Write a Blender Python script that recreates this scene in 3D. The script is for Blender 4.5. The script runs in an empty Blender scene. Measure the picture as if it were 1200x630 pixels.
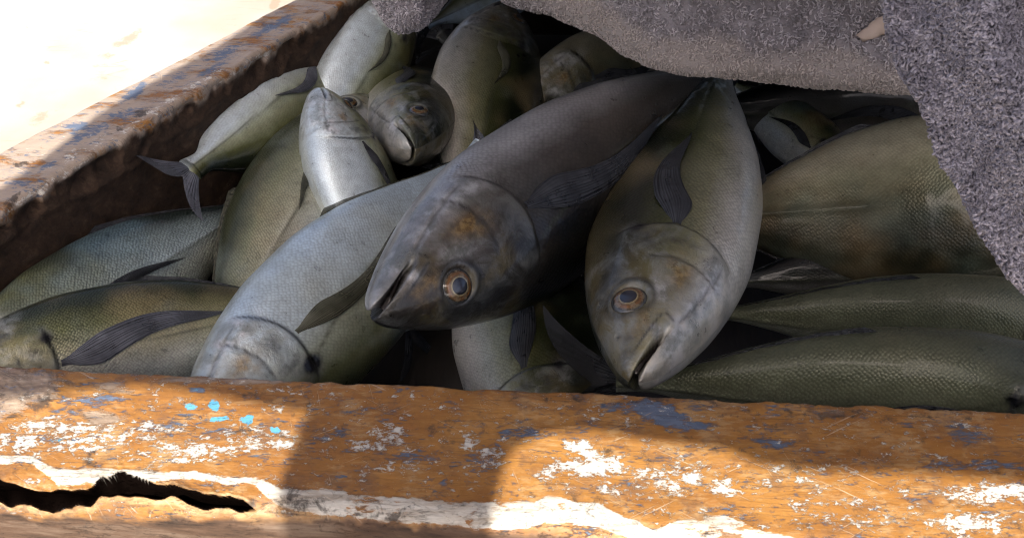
import bpy, math, random
import numpy as np
from mathutils import Vector, Matrix

random.seed(7)
RNG = np.random.default_rng(11)
SC = bpy.context.scene
COL = SC.collection
R = math.radians

# ------------------------------------------------------------------ camera, world, sun, exposure
CAM = np.array((0.0, -0.41, 0.44)); PITCH = R(40.0); FPX = 1100.0      # focal length in reference pixels (1200 wide)
FWD = np.array((0, math.cos(PITCH), -math.sin(PITCH)))
UPV = np.array((0, math.sin(PITCH), math.cos(PITCH)))
RGT = np.array((1.0, 0, 0))
cd = bpy.data.cameras.new('camera'); cam = bpy.data.objects.new('camera', cd); COL.objects.link(cam)
cam.location = CAM; cam.rotation_euler = (R(90) - PITCH, 0, 0)
cd.sensor_width = 36; cd.lens = 36 * FPX / 1200; cd.clip_start = 0.02; cd.clip_end = 200
cd.dof.use_dof = True; cd.dof.focus_distance = 0.74; cd.dof.aperture_fstop = 18.0
SC.camera = cam

SUN = np.array((-0.14, -0.62, 0.77)); SUN /= np.linalg.norm(SUN)        # direction to the sun
w = bpy.data.worlds.new('World'); SC.world = w; w.use_nodes = True
wn = w.node_tree; bg = wn.nodes['Background']; bg.inputs[1].default_value = 0.105
sky = wn.nodes.new('ShaderNodeTexSky'); sky.sky_type = 'NISHITA'; sky.sun_disc = False
sky.air_density = 0.40; sky.dust_density = 4.0; sky.ozone_density = 0.0
sky.sun_elevation = math.asin(SUN[2]); sky.sun_rotation = math.atan2(SUN[0], SUN[1])
wn.links.new(sky.outputs[0], bg.inputs[0])
ld = bpy.data.lights.new('sun', 'SUN'); ld.energy = 3.15; ld.angle = R(0.53); ld.color = (1, .955, .88)
sun = bpy.data.objects.new('sun', ld); COL.objects.link(sun)
sun.rotation_euler = Vector(SUN).to_track_quat('Z', 'Y').to_euler()
SC.view_settings.view_transform = 'Standard'; SC.view_settings.look = 'None'
SC.view_settings.exposure = 1.48; SC.view_settings.gamma = 1.0
SC.cycles.max_bounces = 8; SC.cycles.use_denoising = True; SC.cycles.pixel_filter_type = 'BLACKMAN_HARRIS'; SC.cycles.filter_width = 1.1

# ------------------------------------------------------------------ placing helpers
def ray(px, py):
    px = np.asarray(px, float); py = np.asarray(py, float)
    return FWD + ((px - 600) / FPX)[..., None] * RGT + ((315 - py) / FPX)[..., None] * UPV
def at(px, py, z=0.0):                       # point of the horizontal plane z seen in that direction
    d = ray(px, py); t = (np.asarray(z, float) - CAM[2]) / d[..., 2]
    return CAM + t[..., None] * d
def atd(px, py, dist):                       # point at that depth from the camera
    return CAM + np.asarray(dist, float)[..., None] * ray(px, py)
def project(P):
    v = P - CAM; dpt = v @ FWD
    return 600 + FPX * (v @ RGT) / dpt, 315 - FPX * (v @ UPV) / dpt

# ------------------------------------------------------------------ numeric noise
def _hash(ix, iy, seed):
    h = (ix.astype(np.int64) * 374761393 + iy.astype(np.int64) * 668265263 + seed * 1442695041) & 0xffffffff
    h = ((h ^ (h >> 13)) * 1274126177) & 0xffffffff
    return ((h ^ (h >> 16)) & 0xffff) / 65535.0
def vnoise(x, y, seed=0):
    ix = np.floor(x); iy = np.floor(y); fx = x - ix; fy = y - iy
    fx = fx * fx * (3 - 2 * fx); fy = fy * fy * (3 - 2 * fy)
    a = _hash(ix, iy, seed); b = _hash(ix + 1, iy, seed); c = _hash(ix, iy + 1, seed); d = _hash(ix + 1, iy + 1, seed)
    return (a + (b - a) * fx) * (1 - fy) + (c + (d - c) * fx) * fy
def fbm(x, y, seed=0, octv=4):
    s = 0; a = 0.5; t = 0
    for k in range(octv):
        s = s + a * vnoise(x * 2 ** k, y * 2 ** k, seed + k * 17); t += a; a *= .55
    return s / t
def sstep(a, b, x):
    t = np.clip((x - a) / (b - a), 0, 1); return t * t * (3 - 2 * t)
def gauss(x, s): return np.exp(-(x / s) ** 2)

# ------------------------------------------------------------------ mesh helpers
def mesh_from(name, V, Fc, smooth=True):
    V = np.asarray(V, np.float32); Fc = np.asarray(Fc, np.int32)
    me = bpy.data.meshes.new(name); k = Fc.shape[1]
    me.vertices.add(len(V)); me.vertices.foreach_set('co', V.ravel())
    me.loops.add(Fc.size); me.loops.foreach_set('vertex_index', Fc.ravel())
    me.polygons.add(len(Fc)); me.polygons.foreach_set('loop_start', np.arange(0, Fc.size, k, dtype=np.int32))
    me.update(calc_edges=True); me.validate()
    if smooth: me.polygons.foreach_set('use_smooth', np.ones(len(me.polygons), bool))
    return me
def grid_faces(nu, nv, wrap_v=False):
    u = np.arange(nu - 1)[:, None]; v = np.arange(nv if wrap_v else nv - 1)[None, :]; v2 = (v + 1) % nv
    return np.stack([u * nv + v, (u + 1) * nv + v, (u + 1) * nv + v2, u * nv + v2], -1).reshape(-1, 4)
def attr(me, name, arr, kind='FLOAT'):
    a = me.attributes.new(name, kind, 'POINT')
    a.data.foreach_set('value' if kind == 'FLOAT' else 'vector', np.asarray(arr, np.float32).ravel())
def link(name, me, mat, parent=None, label=None, cat=None, group=None, kind=None):
    o = bpy.data.objects.new(name, me); COL.objects.link(o)
    if mat and me: me.materials.append(mat)
    if parent: o.parent = parent
    tag(o, label, cat, group, kind); return o
def tag(o, label=None, cat=None, group=None, kind=None):
    if label: o['label'] = label
    if cat: o['category'] = cat
    if group: o['group'] = group
    if kind: o['kind'] = kind
def pchip(xk, yk, x):
    xk = np.array(xk, float); yk = np.array(yk, float); h = np.diff(xk); d = np.diff(yk) / h
    m = np.zeros_like(yk); m[0] = d[0]; m[-1] = d[-1]
    for i in range(1, len(xk) - 1):
        if d[i - 1] * d[i] > 0:
            w1 = 2 * h[i] + h[i - 1]; w2 = h[i] + 2 * h[i - 1]; m[i] = (w1 + w2) / (w1 / d[i - 1] + w2 / d[i])
    i = np.clip(np.searchsorted(xk, x) - 1, 0, len(h) - 1); t = np.clip((x - xk[i]) / h[i], 0, 1)
    return ((1 + 2 * t) * (1 - t) ** 2 * yk[i] + t * (1 - t) ** 2 * h[i] * m[i]
            + t * t * (3 - 2 * t) * yk[i + 1] + t * t * (t - 1) * h[i] * m[i + 1])

# ------------------------------------------------------------------ shader helper
class Sh:
    def __init__(s, name):
        s.m = bpy.data.materials.new(name); s.m.use_nodes = True; s.t = s.m.node_tree
        s.b = s.t.nodes['Principled BSDF']
    def n(s, typ, **kw):
        nd = s.t.nodes.new(typ)
        for k, v in kw.items(): setattr(nd, k, v)
        return nd
    def put(s, sock, v):
        if isinstance(v, bpy.types.NodeSocket): s.t.links.new(v, sock)
        elif v is not None:
            if hasattr(sock, 'default_value'):
                try: sock.default_value = v
                except Exception: sock.default_value = (*v, 1) if len(v) == 3 else v
    def attr(s, name): return s.n('ShaderNodeAttribute', attribute_name=name).outputs['Fac']
    def vattr(s, name): return s.n('ShaderNodeAttribute', attribute_name=name).outputs['Vector']
    def obj(s): return s.n('ShaderNodeTexCoord').outputs['Object']
    def scale(s, v, sc):
        nd = s.n('ShaderNodeMapping'); s.put(nd.inputs[0], v); nd.inputs['Scale'].default_value = sc; return nd.outputs[0]
    def noise(s, v, sc, det=4, rough=.55, dist=0):
        nd = s.n('ShaderNodeTexNoise'); s.put(nd.inputs['Vector'], v)
        nd.inputs['Scale'].default_value = sc; nd.inputs['Detail'].default_value = det
        nd.inputs['Roughness'].default_value = rough; nd.inputs['Distortion'].default_value = dist
        return nd.outputs[0]
    def vor(s, v, sc, feat='F1', out='Distance'):
        nd = s.n('ShaderNodeTexVoronoi', feature=feat); s.put(nd.inputs['Vector'], v); nd.inputs['Scale'].default_value = sc
        return nd.outputs[out]
    def vor2(s, v, sc, rnd, out):
        nd = s.n('ShaderNodeTexVoronoi', feature='F1', voronoi_dimensions='2D'); s.put(nd.inputs['Vector'], v); nd.inputs['Scale'].default_value = sc
        nd.inputs['Randomness'].default_value = rnd; return nd.outputs[out]
    def math(s, op, a, b=None, c=None):
        nd = s.n('ShaderNodeMath', operation=op); s.put(nd.inputs[0], a)
        if b is not None: s.put(nd.inputs[1], b)
        if c is not None: s.put(nd.inputs[2], c)
        return nd.outputs[0]
    def rng(s, v, a, b, c=0., d=1., smooth=True):
        nd = s.n('ShaderNodeMapRange', interpolation_type='SMOOTHSTEP' if smooth else 'LINEAR')
        for i, x in enumerate((v, a, b, c, d)): s.put(nd.inputs[i], x)
        return nd.outputs[0]
    def mix(s, f, a, b, mode='MIX'):
        nd = s.n('ShaderNodeMix', data_type='RGBA', blend_type=mode)
        s.put(nd.inputs[0], f); s.put(nd.inputs[6], (*a, 1) if isinstance(a, tuple) else a)
        s.put(nd.inputs[7], (*b, 1) if isinstance(b, tuple) else b); return nd.outputs[2]
    def ramp(s, f, stops):
        nd = s.n('ShaderNodeValToRGB'); s.put(nd.inputs[0], f); e = nd.color_ramp.elements
        while len(e) < len(stops): e.new(.5)
        for el, (p, c) in zip(e, stops): el.position = p; el.color = (*c, 1)
        return nd.outputs[0]
    def bump(s, h, st, dist, nrm=None):
        nd = s.n('ShaderNodeBump'); s.put(nd.inputs['Height'], h); nd.inputs['Strength'].default_value = st
        nd.inputs['Distance'].default_value = dist
        if nrm is not None: s.put(nd.inputs['Normal'], nrm)
        return nd.outputs[0]
    def gray(s, v):
        nd = s.n('ShaderNodeCombineColor')
        for i in range(3): s.put(nd.inputs[i], v)
        return nd.outputs[0]
    def out(s, **kw):
        for k, v in kw.items(): s.put(s.b.inputs[k.replace('_', ' ')], (*v, 1) if isinstance(v, tuple) and len(v) == 3 else v)
        return s.m

# ------------------------------------------------------------------ materials
def fish_material(name, back, upper, flank, belly, tint, tint2, tamt=.5, seed=0., scale_amt=1.0, shift=0.0, hk=1.0, coat=.42):
    s = Sh(name); co = s.vattr('coord'); h = s.attr('hgt'); head = s.attr('head')
    cs = s.n('ShaderNodeVectorMath', operation='ADD'); s.put(cs.inputs[0], co); cs.inputs[1].default_value = (seed, seed * .7, seed * .3)
    cv = cs.outputs[0]
    n1 = s.noise(cv, 7, 5, .6); n2 = s.noise(cv, 3.2, 3); n3 = s.noise(cv, 26, 5, .65)
    f = s.math('ADD', s.math('ADD', s.math('MULTIPLY', h, .5), .5 + shift), s.math('MULTIPLY', s.math('SUBTRACT', n1, .5), .22))
    c = s.ramp(f, [(.12, belly), (.34, belly), (.52, flank), (.72, upper), (.90, back)])
    c = s.mix(s.math('MULTIPLY', s.rng(n2, .46, .66), tamt), c, tint)
    n4 = s.noise(cv, 4.7, 3); c = s.mix(s.math('MULTIPLY', s.rng(n4, .5, .7), tamt * .8), c, tint2)
    # scales
    mp = s.n('ShaderNodeMapping'); s.put(mp.inputs[0], s.vattr('suv')); mp.inputs['Rotation'].default_value = (0, 0, R(45)); vs = mp.outputs[0]
    cell = s.vor2(vs, 150, .50, 'Color'); dist = s.vor2(vs, 150, .50, 'Distance')
    body = s.math('SUBTRACT', 1.0, s.math('MULTIPLY', head, .92))
    sepc = s.n('ShaderNodeSeparateColor'); s.put(sepc.inputs[0], cell)
    big = s.noise(cv, 14, 3)
    k = s.math('MULTIPLY', s.math('MULTIPLY', s.math('SUBTRACT', sepc.outputs[0], .5), .30 * scale_amt), s.math('MULTIPLY', body, s.rng(big, .3, .7)))
    k = s.math('ADD', k, 1.0)
    k = s.math('MULTIPLY', k, s.rng(s.math('MULTIPLY', dist, body), .20, .62, 1.0 + .07 * scale_amt, 1.0 - .24 * scale_amt))
    k = s.math('MULTIPLY', k, s.rng(n3, .3, .7, .88, 1.10))
    c = s.mix(1.0, c, s.gray(k), 'MULTIPLY')
    # mottled bony head with bare silver and ochre patches
    hm = s.noise(cv, 19, 6, .7, .6); hp = s.noise(cv, 11, 4, .6, .4)
    hc = s.mix(s.rng(hm, .40, .62), c, (.36 * hk, .375 * hk, .36 * hk)); hc = s.mix(s.math('MULTIPLY', s.rng(hp, .52, .66), .40), hc, (.20, .165, .075))
    hc = s.mix(s.math('MULTIPLY', s.rng(s.noise(cv, 33, 5, .7), .5, .68), .55), hc, (.045, .05, .045))
    c = s.mix(s.math('MULTIPLY', head, .62), c, hc)
    c = s.mix(s.math('MULTIPLY', s.attr('ochre'), .75), c, s.mix(s.rng(s.noise(cv, 120, 3), .4, .6), (.17, .10, .035), (.34, .235, .11)))
    c = s.mix(s.math('MULTIPLY', s.attr('bony'), .95), c, s.mix(s.rng(n3, .4, .6), (.26 * hk ** .4, .27 * hk ** .4, .25 * hk ** .4), (.66 * hk ** .4, .66 * hk ** .4, .66 * hk ** .4)))
    c = s.mix(s.math('MULTIPLY', s.attr('soot'), .85), c, (.022, .024, .026))
    c = s.mix(s.attr('line'), c, (.035, .032, .030))
    c = s.mix(s.attr('spot'), c, (.008, .008, .010))
    c = s.mix(s.attr('mouth'), c, (.012, .009, .009))
    c = s.mix(s.math('MULTIPLY', s.attr('lat'), .65), c, (.06, .065, .045))
    hs = s.n('ShaderNodeHueSaturation'); hs.inputs['Saturation'].default_value = 1.2; hs.inputs['Value'].default_value = 1.0; s.put(hs.inputs['Color'], c); c = hs.outputs[0]
    rgh = s.rng(n3, .3, .7, .27, .40)
    hgt = s.math('MULTIPLY', s.rng(dist, .1, .65, 1, 0), body)
    nrm = s.bump(hgt, .55 * scale_amt, .0006)
    nrm = s.bump(s.noise(cv, 60, 4, .6), .05, .0012, nrm)
    nrm = s.bump(s.math('MULTIPLY', s.noise(cv, 34, 6, .65, .5), head), .55, .0028, nrm)
    m = s.rng(h, .5, -.5, .22, .42)
    return s.out(Base_Color=c, Roughness=rgh, Metallic=m, Normal=nrm, Coat_Weight=coat, Coat_Roughness=.10, Specular_IOR_Level=.35)

FM = {
 'olive': fish_material('fish_skin_olive', (.030, .036, .020), (.14, .15, .080), (.37, .37, .26), (.62, .66, .64), (.42, .33, .20), (.26, .33, .34), .32, 1.3, 1.0),
 'sage': fish_material('fish_skin_sage', (.045, .050, .030), (.21, .215, .140), (.42, .42, .325), (.60, .62, .57), (.48, .37, .24), (.36, .42, .40), .38, 1.9, .8),
 'blue': fish_material('fish_skin_blue', (.024, .032, .022), (.12, .13, .070), (.42, .45, .38), (.64, .74, .80), (.36, .33, .17), (.40, .49, .54), .32, 4.1, .5, -.10),
 'scaly': fish_material('fish_skin_scaly', (.026, .034, .030), (.23, .275, .27), (.42, .49, .50), (.56, .60, .53), (.29, .30, .16), (.26, .37, .43), .40, 3.3, 1.15),
 'pale': fish_material('fish_skin_pale', (.012, .016, .008), (.085, .09, .036), (.40, .42, .30), (.70, .77, .79), (.36, .33, .18), (.50, .60, .63), .3, 7.7, .5),
 'dark': fish_material('fish_skin_dark', (.004, .005, .006), (.015, .016, .016), (.095, .090, .086), (.42, .425, .43), (.10, .078, .055), (.11, .118, .115), .4, 2.9, .6, .24, .45),
 'deep': fish_material('fish_skin_deep_shade', (.004, .005, .006), (.014, .016, .014), (.05, .05, .044), (.14, .14, .13), (.06, .045, .03), (.06, .07, .08), .4, 2.1, .6, .05),  # near-black skin stands in for the shade low in the heap
 'tan': fish_material('fish_skin_tan', (.012, .016, .010), (.05, .058, .038), (.21, .205, .14), (.35, .33, .25), (.25, .18, .10), (.16, .19, .15), .4, 9.2, .42, .24, 1., .25),
 'green': fish_material('fish_skin_green', (.082, .088, .060), (.120, .130, .088), (.17, .18, .13), (.30, .32, .28), (.13, .12, .08), (.085, .10, .085), .3, 5.5, .6, 0., 1., .12),
 'grey': fish_material('fish_skin_grey', (.010, .013, .006), (.070, .076, .036), (.29, .285, .19), (.60, .58, .53), (.38, .31, .19), (.26, .28, .22), .38, 6.4, .7, .19, .75),
}
def fin_material(name, col, col2):
    s = Sh(name); rr = s.attr('ray'); ln = s.attr('along'); o = s.obj()
    c = s.mix(s.rng(s.noise(o, 40, 4), .35, .65), col, col2)
    c = s.mix(s.rng(rr, .35, .9), c, tuple(x * .42 for x in col))
    c = s.mix(s.rng(ln, .25, 1.0, 0, .5), c, tuple(x * .45 for x in col2))
    nrm = s.bump(rr, .5, .0006)
    al = s.math('SUBTRACT', s.rng(ln, .2, 1.0, .97, .62), s.math('MULTIPLY', s.rng(s.noise(o, 90, 4), .45, .7), .18))
    return s.out(Base_Color=c, Roughness=.48, Normal=nrm, Coat_Weight=.1, Coat_Roughness=.25, Specular_IOR_Level=.25, Alpha=al)
FIN = {'dark': fin_material('fin_membrane_dark', (.030, .032, .038), (.070, .074, .082)),
       'grey': fin_material('fin_membrane_grey', (.085, .090, .11), (.19, .20, .24)),
       'olive': fin_material('fin_membrane_olive', (.08, .082, .055), (.15, .15, .11))}
def iris_material():
    s = Sh('eye_iris'); r = s.attr('rad'); a = s.vattr('coord')
    n = s.noise(a, 9, 5, .65); n2 = s.noise(a, 3, 2)
    c = s.ramp(r, [(.53, (.62, .52, .30)), (.585, (.40, .28, .12)), (.64, (.22, .12, .05)), (.78, (.34, .15, .05)), (.88, (.12, .09, .06)), (.95, (.02, .02, .022))])
    c = s.mix(s.rng(n2, .45, .6, 0, .55), c, (.42, .36, .24)); c = s.mix(s.rng(n, .45, .7, 0, .6), c, (.16, .09, .04))
    c = s.mix(1.0, c, s.gray(.62), 'MULTIPLY')
    return s.out(Base_Color=c, Roughness=.22, Metallic=.35, Coat_Weight=1.0, Coat_Roughness=.03)
def pupil_material():
    s = Sh('eye_pupil'); r = s.attr('rad')
    c = s.ramp(r, [(.0, (.024, .028, .045)), (.34, (.016, .019, .032)), (.52, (.003, .003, .005))])
    return s.out(Base_Color=c, Roughness=.3, Coat_Weight=1.0, Coat_Roughness=.06)
def ball_material():
    s = Sh('eye_ball'); n = s.noise(s.obj(), 120, 4)
    return s.out(Base_Color=s.mix(n, (.008, .009, .010), (.085, .09, .09)), Roughness=.25, Coat_Weight=.8, Coat_Roughness=.1)
M_IRIS, M_PUPIL, M_BALL = iris_material(), pupil_material(), ball_material()

def wood_paint():
    s = Sh('worn_orange_paint'); o = s.obj(); st = s.scale(o, (.32, 1.0, 1.0)); st2 = s.scale(o, (.12, 1.0, 1.0))
    big = s.noise(o, 9, 4); mid = s.noise(st, 60, 6, .65); fine = s.noise(st, 240, 5, .7); grain = s.noise(st2, 170, 6, .7, .3)
    two0 = s.math('ADD', s.math('MULTIPLY', s.noise(o, 24, 5, .65, .4), .55), s.math('MULTIPLY', s.noise(st, 330, 6, .75), .45))
    c = s.mix(s.rng(big, .35, .65), (.285, .122, .027), (.385, .180, .043))
    c = s.mix(s.rng(mid, .42, .62, 0, .55), c, (.235, .095, .024)); c = s.mix(s.rng(grain, .54, .70, 0, .5), c, (.48, .29, .13)); c = s.mix(s.rng(two0, .50, .60, 0, .55), c, (.46, .30, .145))
    c = s.mix(s.rng(s.noise(o, 32, 5, .7), .52, .64, 0, .6), c, (.17, .09, .048))
    def th(a, nz, amp=1.25, wd=.05): return s.rng(s.math('ADD', s.attr(a), s.math('MULTIPLY', s.math('SUBTRACT', nz, .5), amp)), .5 - wd, .5 + wd)
    def two(a, b, k=.5, v=st): return s.math('ADD', s.math('MULTIPLY', s.noise(v, a, 6, .7, .3), 1 - k), s.math('MULTIPLY', s.noise(v, b, 7, .75, .5), k))
    bare = th('bare', s.noise(st, 45, 8, .75, .3), 1.9, .10)
    bc = s.ramp(s.noise(st2, 210, 6, .7, .4), [(.25, (.11, .08, .055)), (.5, (.30, .22, .155)), (.75, (.45, .37, .29))])
    bc = s.mix(s.rng(s.noise(o, 20, 4), .45, .65, 0, .6), bc, (.22, .12, .07))
    bc = s.mix(s.attr('dust'), bc, s.mix(fine, (.30, .235, .185), (.46, .38, .31)))
    c = s.mix(bare, c, bc)
    dk = th('blue', two(110, 420, .6), 3.6, .14); c = s.mix(dk, c, s.mix(fine, (.055, .075, .125), (.17, .21, .28)))
    wh = th('white', two(130, 460, .5, s.scale(o, (.6, 1, 1))), 3.8, .09); c = s.mix(wh, c, s.mix(s.rng(mid, .3, .7), (.70, .66, .58), (.50, .47, .43)))
    cy = th('cyan', two(95, 300, .4, o), 2.0, .05); c = s.mix(cy, c, s.mix(fine, (.05, .27, .44), (.17, .42, .55)))
    strip = th('strip', two(90, 380, .5), 2.6, .10)
    c = s.mix(strip, c, s.mix(s.rng(s.noise(st2, 120, 6, .7), .42, .66), (.66, .62, .54), (.42, .35, .27)))
    raw = s.attr('raw'); rc = s.ramp(s.noise(st, 90, 7, .75), [(.3, (.20, .10, .045)), (.5, (.46, .28, .13)), (.7, (.60, .43, .25))])
    c = s.mix(raw, c, rc)
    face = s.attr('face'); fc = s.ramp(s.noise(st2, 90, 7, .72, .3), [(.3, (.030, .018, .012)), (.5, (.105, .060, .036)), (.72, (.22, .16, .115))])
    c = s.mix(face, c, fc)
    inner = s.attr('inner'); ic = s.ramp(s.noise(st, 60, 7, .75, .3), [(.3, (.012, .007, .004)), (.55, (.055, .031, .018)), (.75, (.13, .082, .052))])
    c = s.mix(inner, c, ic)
    # fine scratches
    def streak(rot, lo, seed):
        mp = s.n('ShaderNodeMapping'); s.put(mp.inputs[0], o); mp.inputs['Rotation'].default_value = (0, 0, rot); mp.inputs['Location'].default_value = (seed, seed, 0)
        mp2 = s.scale(mp.outputs[0], (22, 900, 60)); return s.rng(s.noise(mp2, 1.0, 1.5, .4, .35), lo, lo + .035)
    sc = s.math('MAXIMUM', s.math('MAXIMUM', streak(.55, .70, 3.), streak(-.5, .71, 8.)), streak(1.25, .72, 5.))
    sc = s.math('MULTIPLY', sc, s.rng(s.noise(o, 28, 4), .44, .58)); sc = s.math('MULTIPLY', sc, s.math('SUBTRACT', 1., s.math('MAXIMUM', face, inner)))
    c = s.mix(s.math('MULTIPLY', sc, .6), c, (.62, .47, .33))
    sp = s.math('MULTIPLY', s.math('MAXIMUM', streak(.05, .655, 11.), streak(.10, .66, 15.)), s.rng(s.noise(o, 17, 3), .42, .56))
    c = s.mix(s.math('MULTIPLY', sp, .45), c, (.07, .038, .02))
    gr = th('grime', s.noise(o, 70, 8, .75, .4), 2.2, .15); c = s.mix(s.math('MULTIPLY', gr, .85), c, (.05, .038, .03))
    c = s.mix(s.attr('crack'), c, (.004, .0025, .002))  # painted shade inside the split
    hsum = s.math('ADD', s.math('MULTIPLY', fine, .35), s.math('MULTIPLY', grain, .3))
    chip = s.math('MAXIMUM', s.math('MAXIMUM', wh, dk), bare)
    hsum = s.math('SUBTRACT', hsum, s.math('MULTIPLY', chip, .55)); hsum = s.math('SUBTRACT', hsum, s.math('MULTIPLY', sc, .3))
    nrm = s.bump(hsum, .75, .0016)
    return s.out(Base_Color=c, Roughness=s.math('MAXIMUM', s.rng(fine, .3, .7, .42, .62), s.math('MULTIPLY', s.math('MAXIMUM', face, inner), .85)), Normal=nrm, Specular_IOR_Level=s.math('MULTIPLY', s.math('SUBTRACT', 1.0, s.attr('crack')), .4))
M_WOOD = wood_paint()
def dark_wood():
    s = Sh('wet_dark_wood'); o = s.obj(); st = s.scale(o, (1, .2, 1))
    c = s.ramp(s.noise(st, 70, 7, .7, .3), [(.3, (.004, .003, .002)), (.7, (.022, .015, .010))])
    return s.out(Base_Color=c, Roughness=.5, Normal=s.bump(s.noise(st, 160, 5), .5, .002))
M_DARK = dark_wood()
def deck_paint():
    s = Sh('cream_deck_paint'); o = s.obj()
    c = s.mix(s.rng(s.noise(o, 6, 4), .35, .7), (.50, .47, .42), (.40, .345, .275))
    st = s.math('ADD', s.math('MULTIPLY', s.attr('stain'), 1.9), s.math('MULTIPLY', s.math('SUBTRACT', s.noise(o, 45, 6, .75), .5), 1.6))
    c = s.mix(s.math('MULTIPLY', s.rng(st, .42, .75), .75), c, (.34, .25, .17))
    rs = s.n('ShaderNodeMapping'); s.put(rs.inputs[0], o); rs.inputs['Rotation'].default_value = (0, 0, .5); rs.inputs['Scale'].default_value = (9, 40, 10)
    v = s.vor(rs.outputs[0], 1.2, 'DISTANCE_TO_EDGE'); sc = s.math('MULTIPLY', s.rng(v, .02, .004), s.rng(s.noise(o, 14, 3), .56, .64))
    c = s.mix(s.math('MULTIPLY', sc, .6), c, (.35, .26, .18))
    return s.out(Base_Color=c, Roughness=.45, Normal=s.bump(s.noise(o, 90, 5), .25, .002))
M_DECK = deck_paint()
def terry(name, a, b, c3):
    s = Sh(name); o = s.obj(); wet = s.attr('wet')
    c = s.mix(s.rng(s.noise(o, 60, 4), .35, .65), a, b); c = s.mix(s.math('MULTIPLY', wet, .9), c, c3)
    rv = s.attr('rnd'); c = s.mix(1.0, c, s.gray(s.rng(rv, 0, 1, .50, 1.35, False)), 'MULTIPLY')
    nrm = s.bump(s.noise(o, 520, 4, .7), .9, .002)
    return s.out(Base_Color=c, Roughness=.95, Normal=nrm, Specular_IOR_Level=.15, Sheen_Weight=.25)
M_TERRY = terry('terry_cloth', (.42, .385, .41), (.60, .555, .585), (.68, .59, .53))
M_TERRY2 = terry('terry_cloth_flap', (.34, .322, .39), (.50, .472, .55), (.5, .45, .5))
def plain(name, col, r=.7):
    s = Sh(name); return s.out(Base_Color=s.mix(s.noise(s.obj(), 120, 5), col, tuple(x * .7 for x in col)), Roughness=r)
M_HEM = plain('hem_tape', (.60, .47, .38), .9)

# ------------------------------------------------------------------ setting: the deck around the hold
LI = [(-260, 436), (0, 250), (124, 163), (248, 101), (360, 29), (470, -45)]        # inner top edge of the side beam, as sighted
LO = [(-330, 380), (0, 176), (165, 97), (248, 54), (351, -4), (450, -66)]          # its outer edge
def line_pts(L, n, z=0.0):
    L = np.array(L, float); A = at(L[:, 0], L[:, 1], z)
    p0 = A[0]; d = A[-1] - A[0]; d /= np.linalg.norm(d); t = (A - p0) @ d
    tt = np.linspace(t[0], t[-1], n)
    return np.stack([np.interp(tt, t, A[:, k]) for k in range(3)], -1)
lo = line_pts(LO, 160, -.010)
nv = 120; out_dir = np.array((-0.62, .78, 0)); V = []
for k in range(nv):
    dd = (k / (nv - 1)) ** 1.5 * 1.6
    V.append(lo + out_dir * (dd - .004) + np.array((0, 0, -.004 + .012 * math.sin(min(dd / .05, 1) * math.pi / 2) * 0)))
V = np.stack(V, 1).reshape(-1, 3)
me = mesh_from('deck', V, grid_faces(160, nv)[:, ::-1])
px, py = project(V); st = np.zeros(len(V))
for (bx, by, rx, ry, a) in [(150, 45, 26, 9, .50), (120, 88, 30, 22, .30), (128, 62, 20, 10, .35), (45, 140, 16, 14, .35), (55, 75, 5, 4, .7), (25, 122, 6, 5, .6),
                            (322, 4, 6, 8, .7), (270, 30, 40, 10, .22), (200, 70, 60, 10, .2), (70, 130, 60, 14, .18)]:
    st = np.maximum(st, a * np.exp(-((px - bx) / rx) ** 2 - ((py - by + .45 * (px - bx)) / ry) ** 2))
attr(me, 'stain', st)
link('deck', me, M_DECK, kind='structure')
s_ = 1.6
V = np.array([(-s_, -s_, -.36), (s_, -s_, -.36), (s_, s_, -.36), (-s_, s_, -.36)])
link('boat_floor', mesh_from('boat_floor', V, [(0, 1, 2, 3)]), None, kind='structure').data.materials.append(M_DECK)
bpy.data.objects['boat_floor'].data.attributes.new('stain', 'FLOAT', 'POINT')

# ------------------------------------------------------------------ the hold: two worn beams and the box below them
hold = bpy.data.objects.new('wooden_hold', None); COL.objects.link(hold)
tag(hold, 'worn wooden boat hold with chipped orange beams, filled with fish', 'hold')

def section(W, Rr, Ri, depth_in, depth_out, n):
    """points (distance outwards, z) round a beam from the inner wall over the top to the outer face, with the arc position"""
    p = []
    ni, nt, nr, nf = n
    for k in range(ni): p.append((0, -depth_in + (depth_in - Ri) * (k / ni) ** .7))
    for k in range(5): a = math.pi * .5 * k / 5; p.append((Ri - Ri * math.cos(a), -Ri + Ri * math.sin(a)))
    for k in range(nt): p.append((Ri + (W - Ri - Rr) * k / nt, 0))
    for k in range(nr): a = math.pi * .5 * k / nr; p.append((W - Rr + Rr * math.sin(a), -Rr + Rr * math.cos(a)))
    for k in range(nf): p.append((W, -Rr - (depth_out - Rr) * (k / (nf - 1)) ** 1.4))
    return np.array(p)

def blobs(px, py, L, warp=6, seed=5):
    wx = px + (fbm(px / 14, py / 9, seed) - .5) * warp * 3; wy = py + (fbm(px / 14, py / 9, seed + 3) - .5) * warp * 2
    v = np.zeros(px.shape)
    for (bx, by, rx, ry, a, *sl) in L:
        k = sl[0] if sl else 0.0
        v = np.maximum(v, a * np.exp(-(((wx - bx) / rx) ** 2 + ((wy - by - k * (wx - bx)) / ry) ** 2) ** 1.5))
    return v

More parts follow.
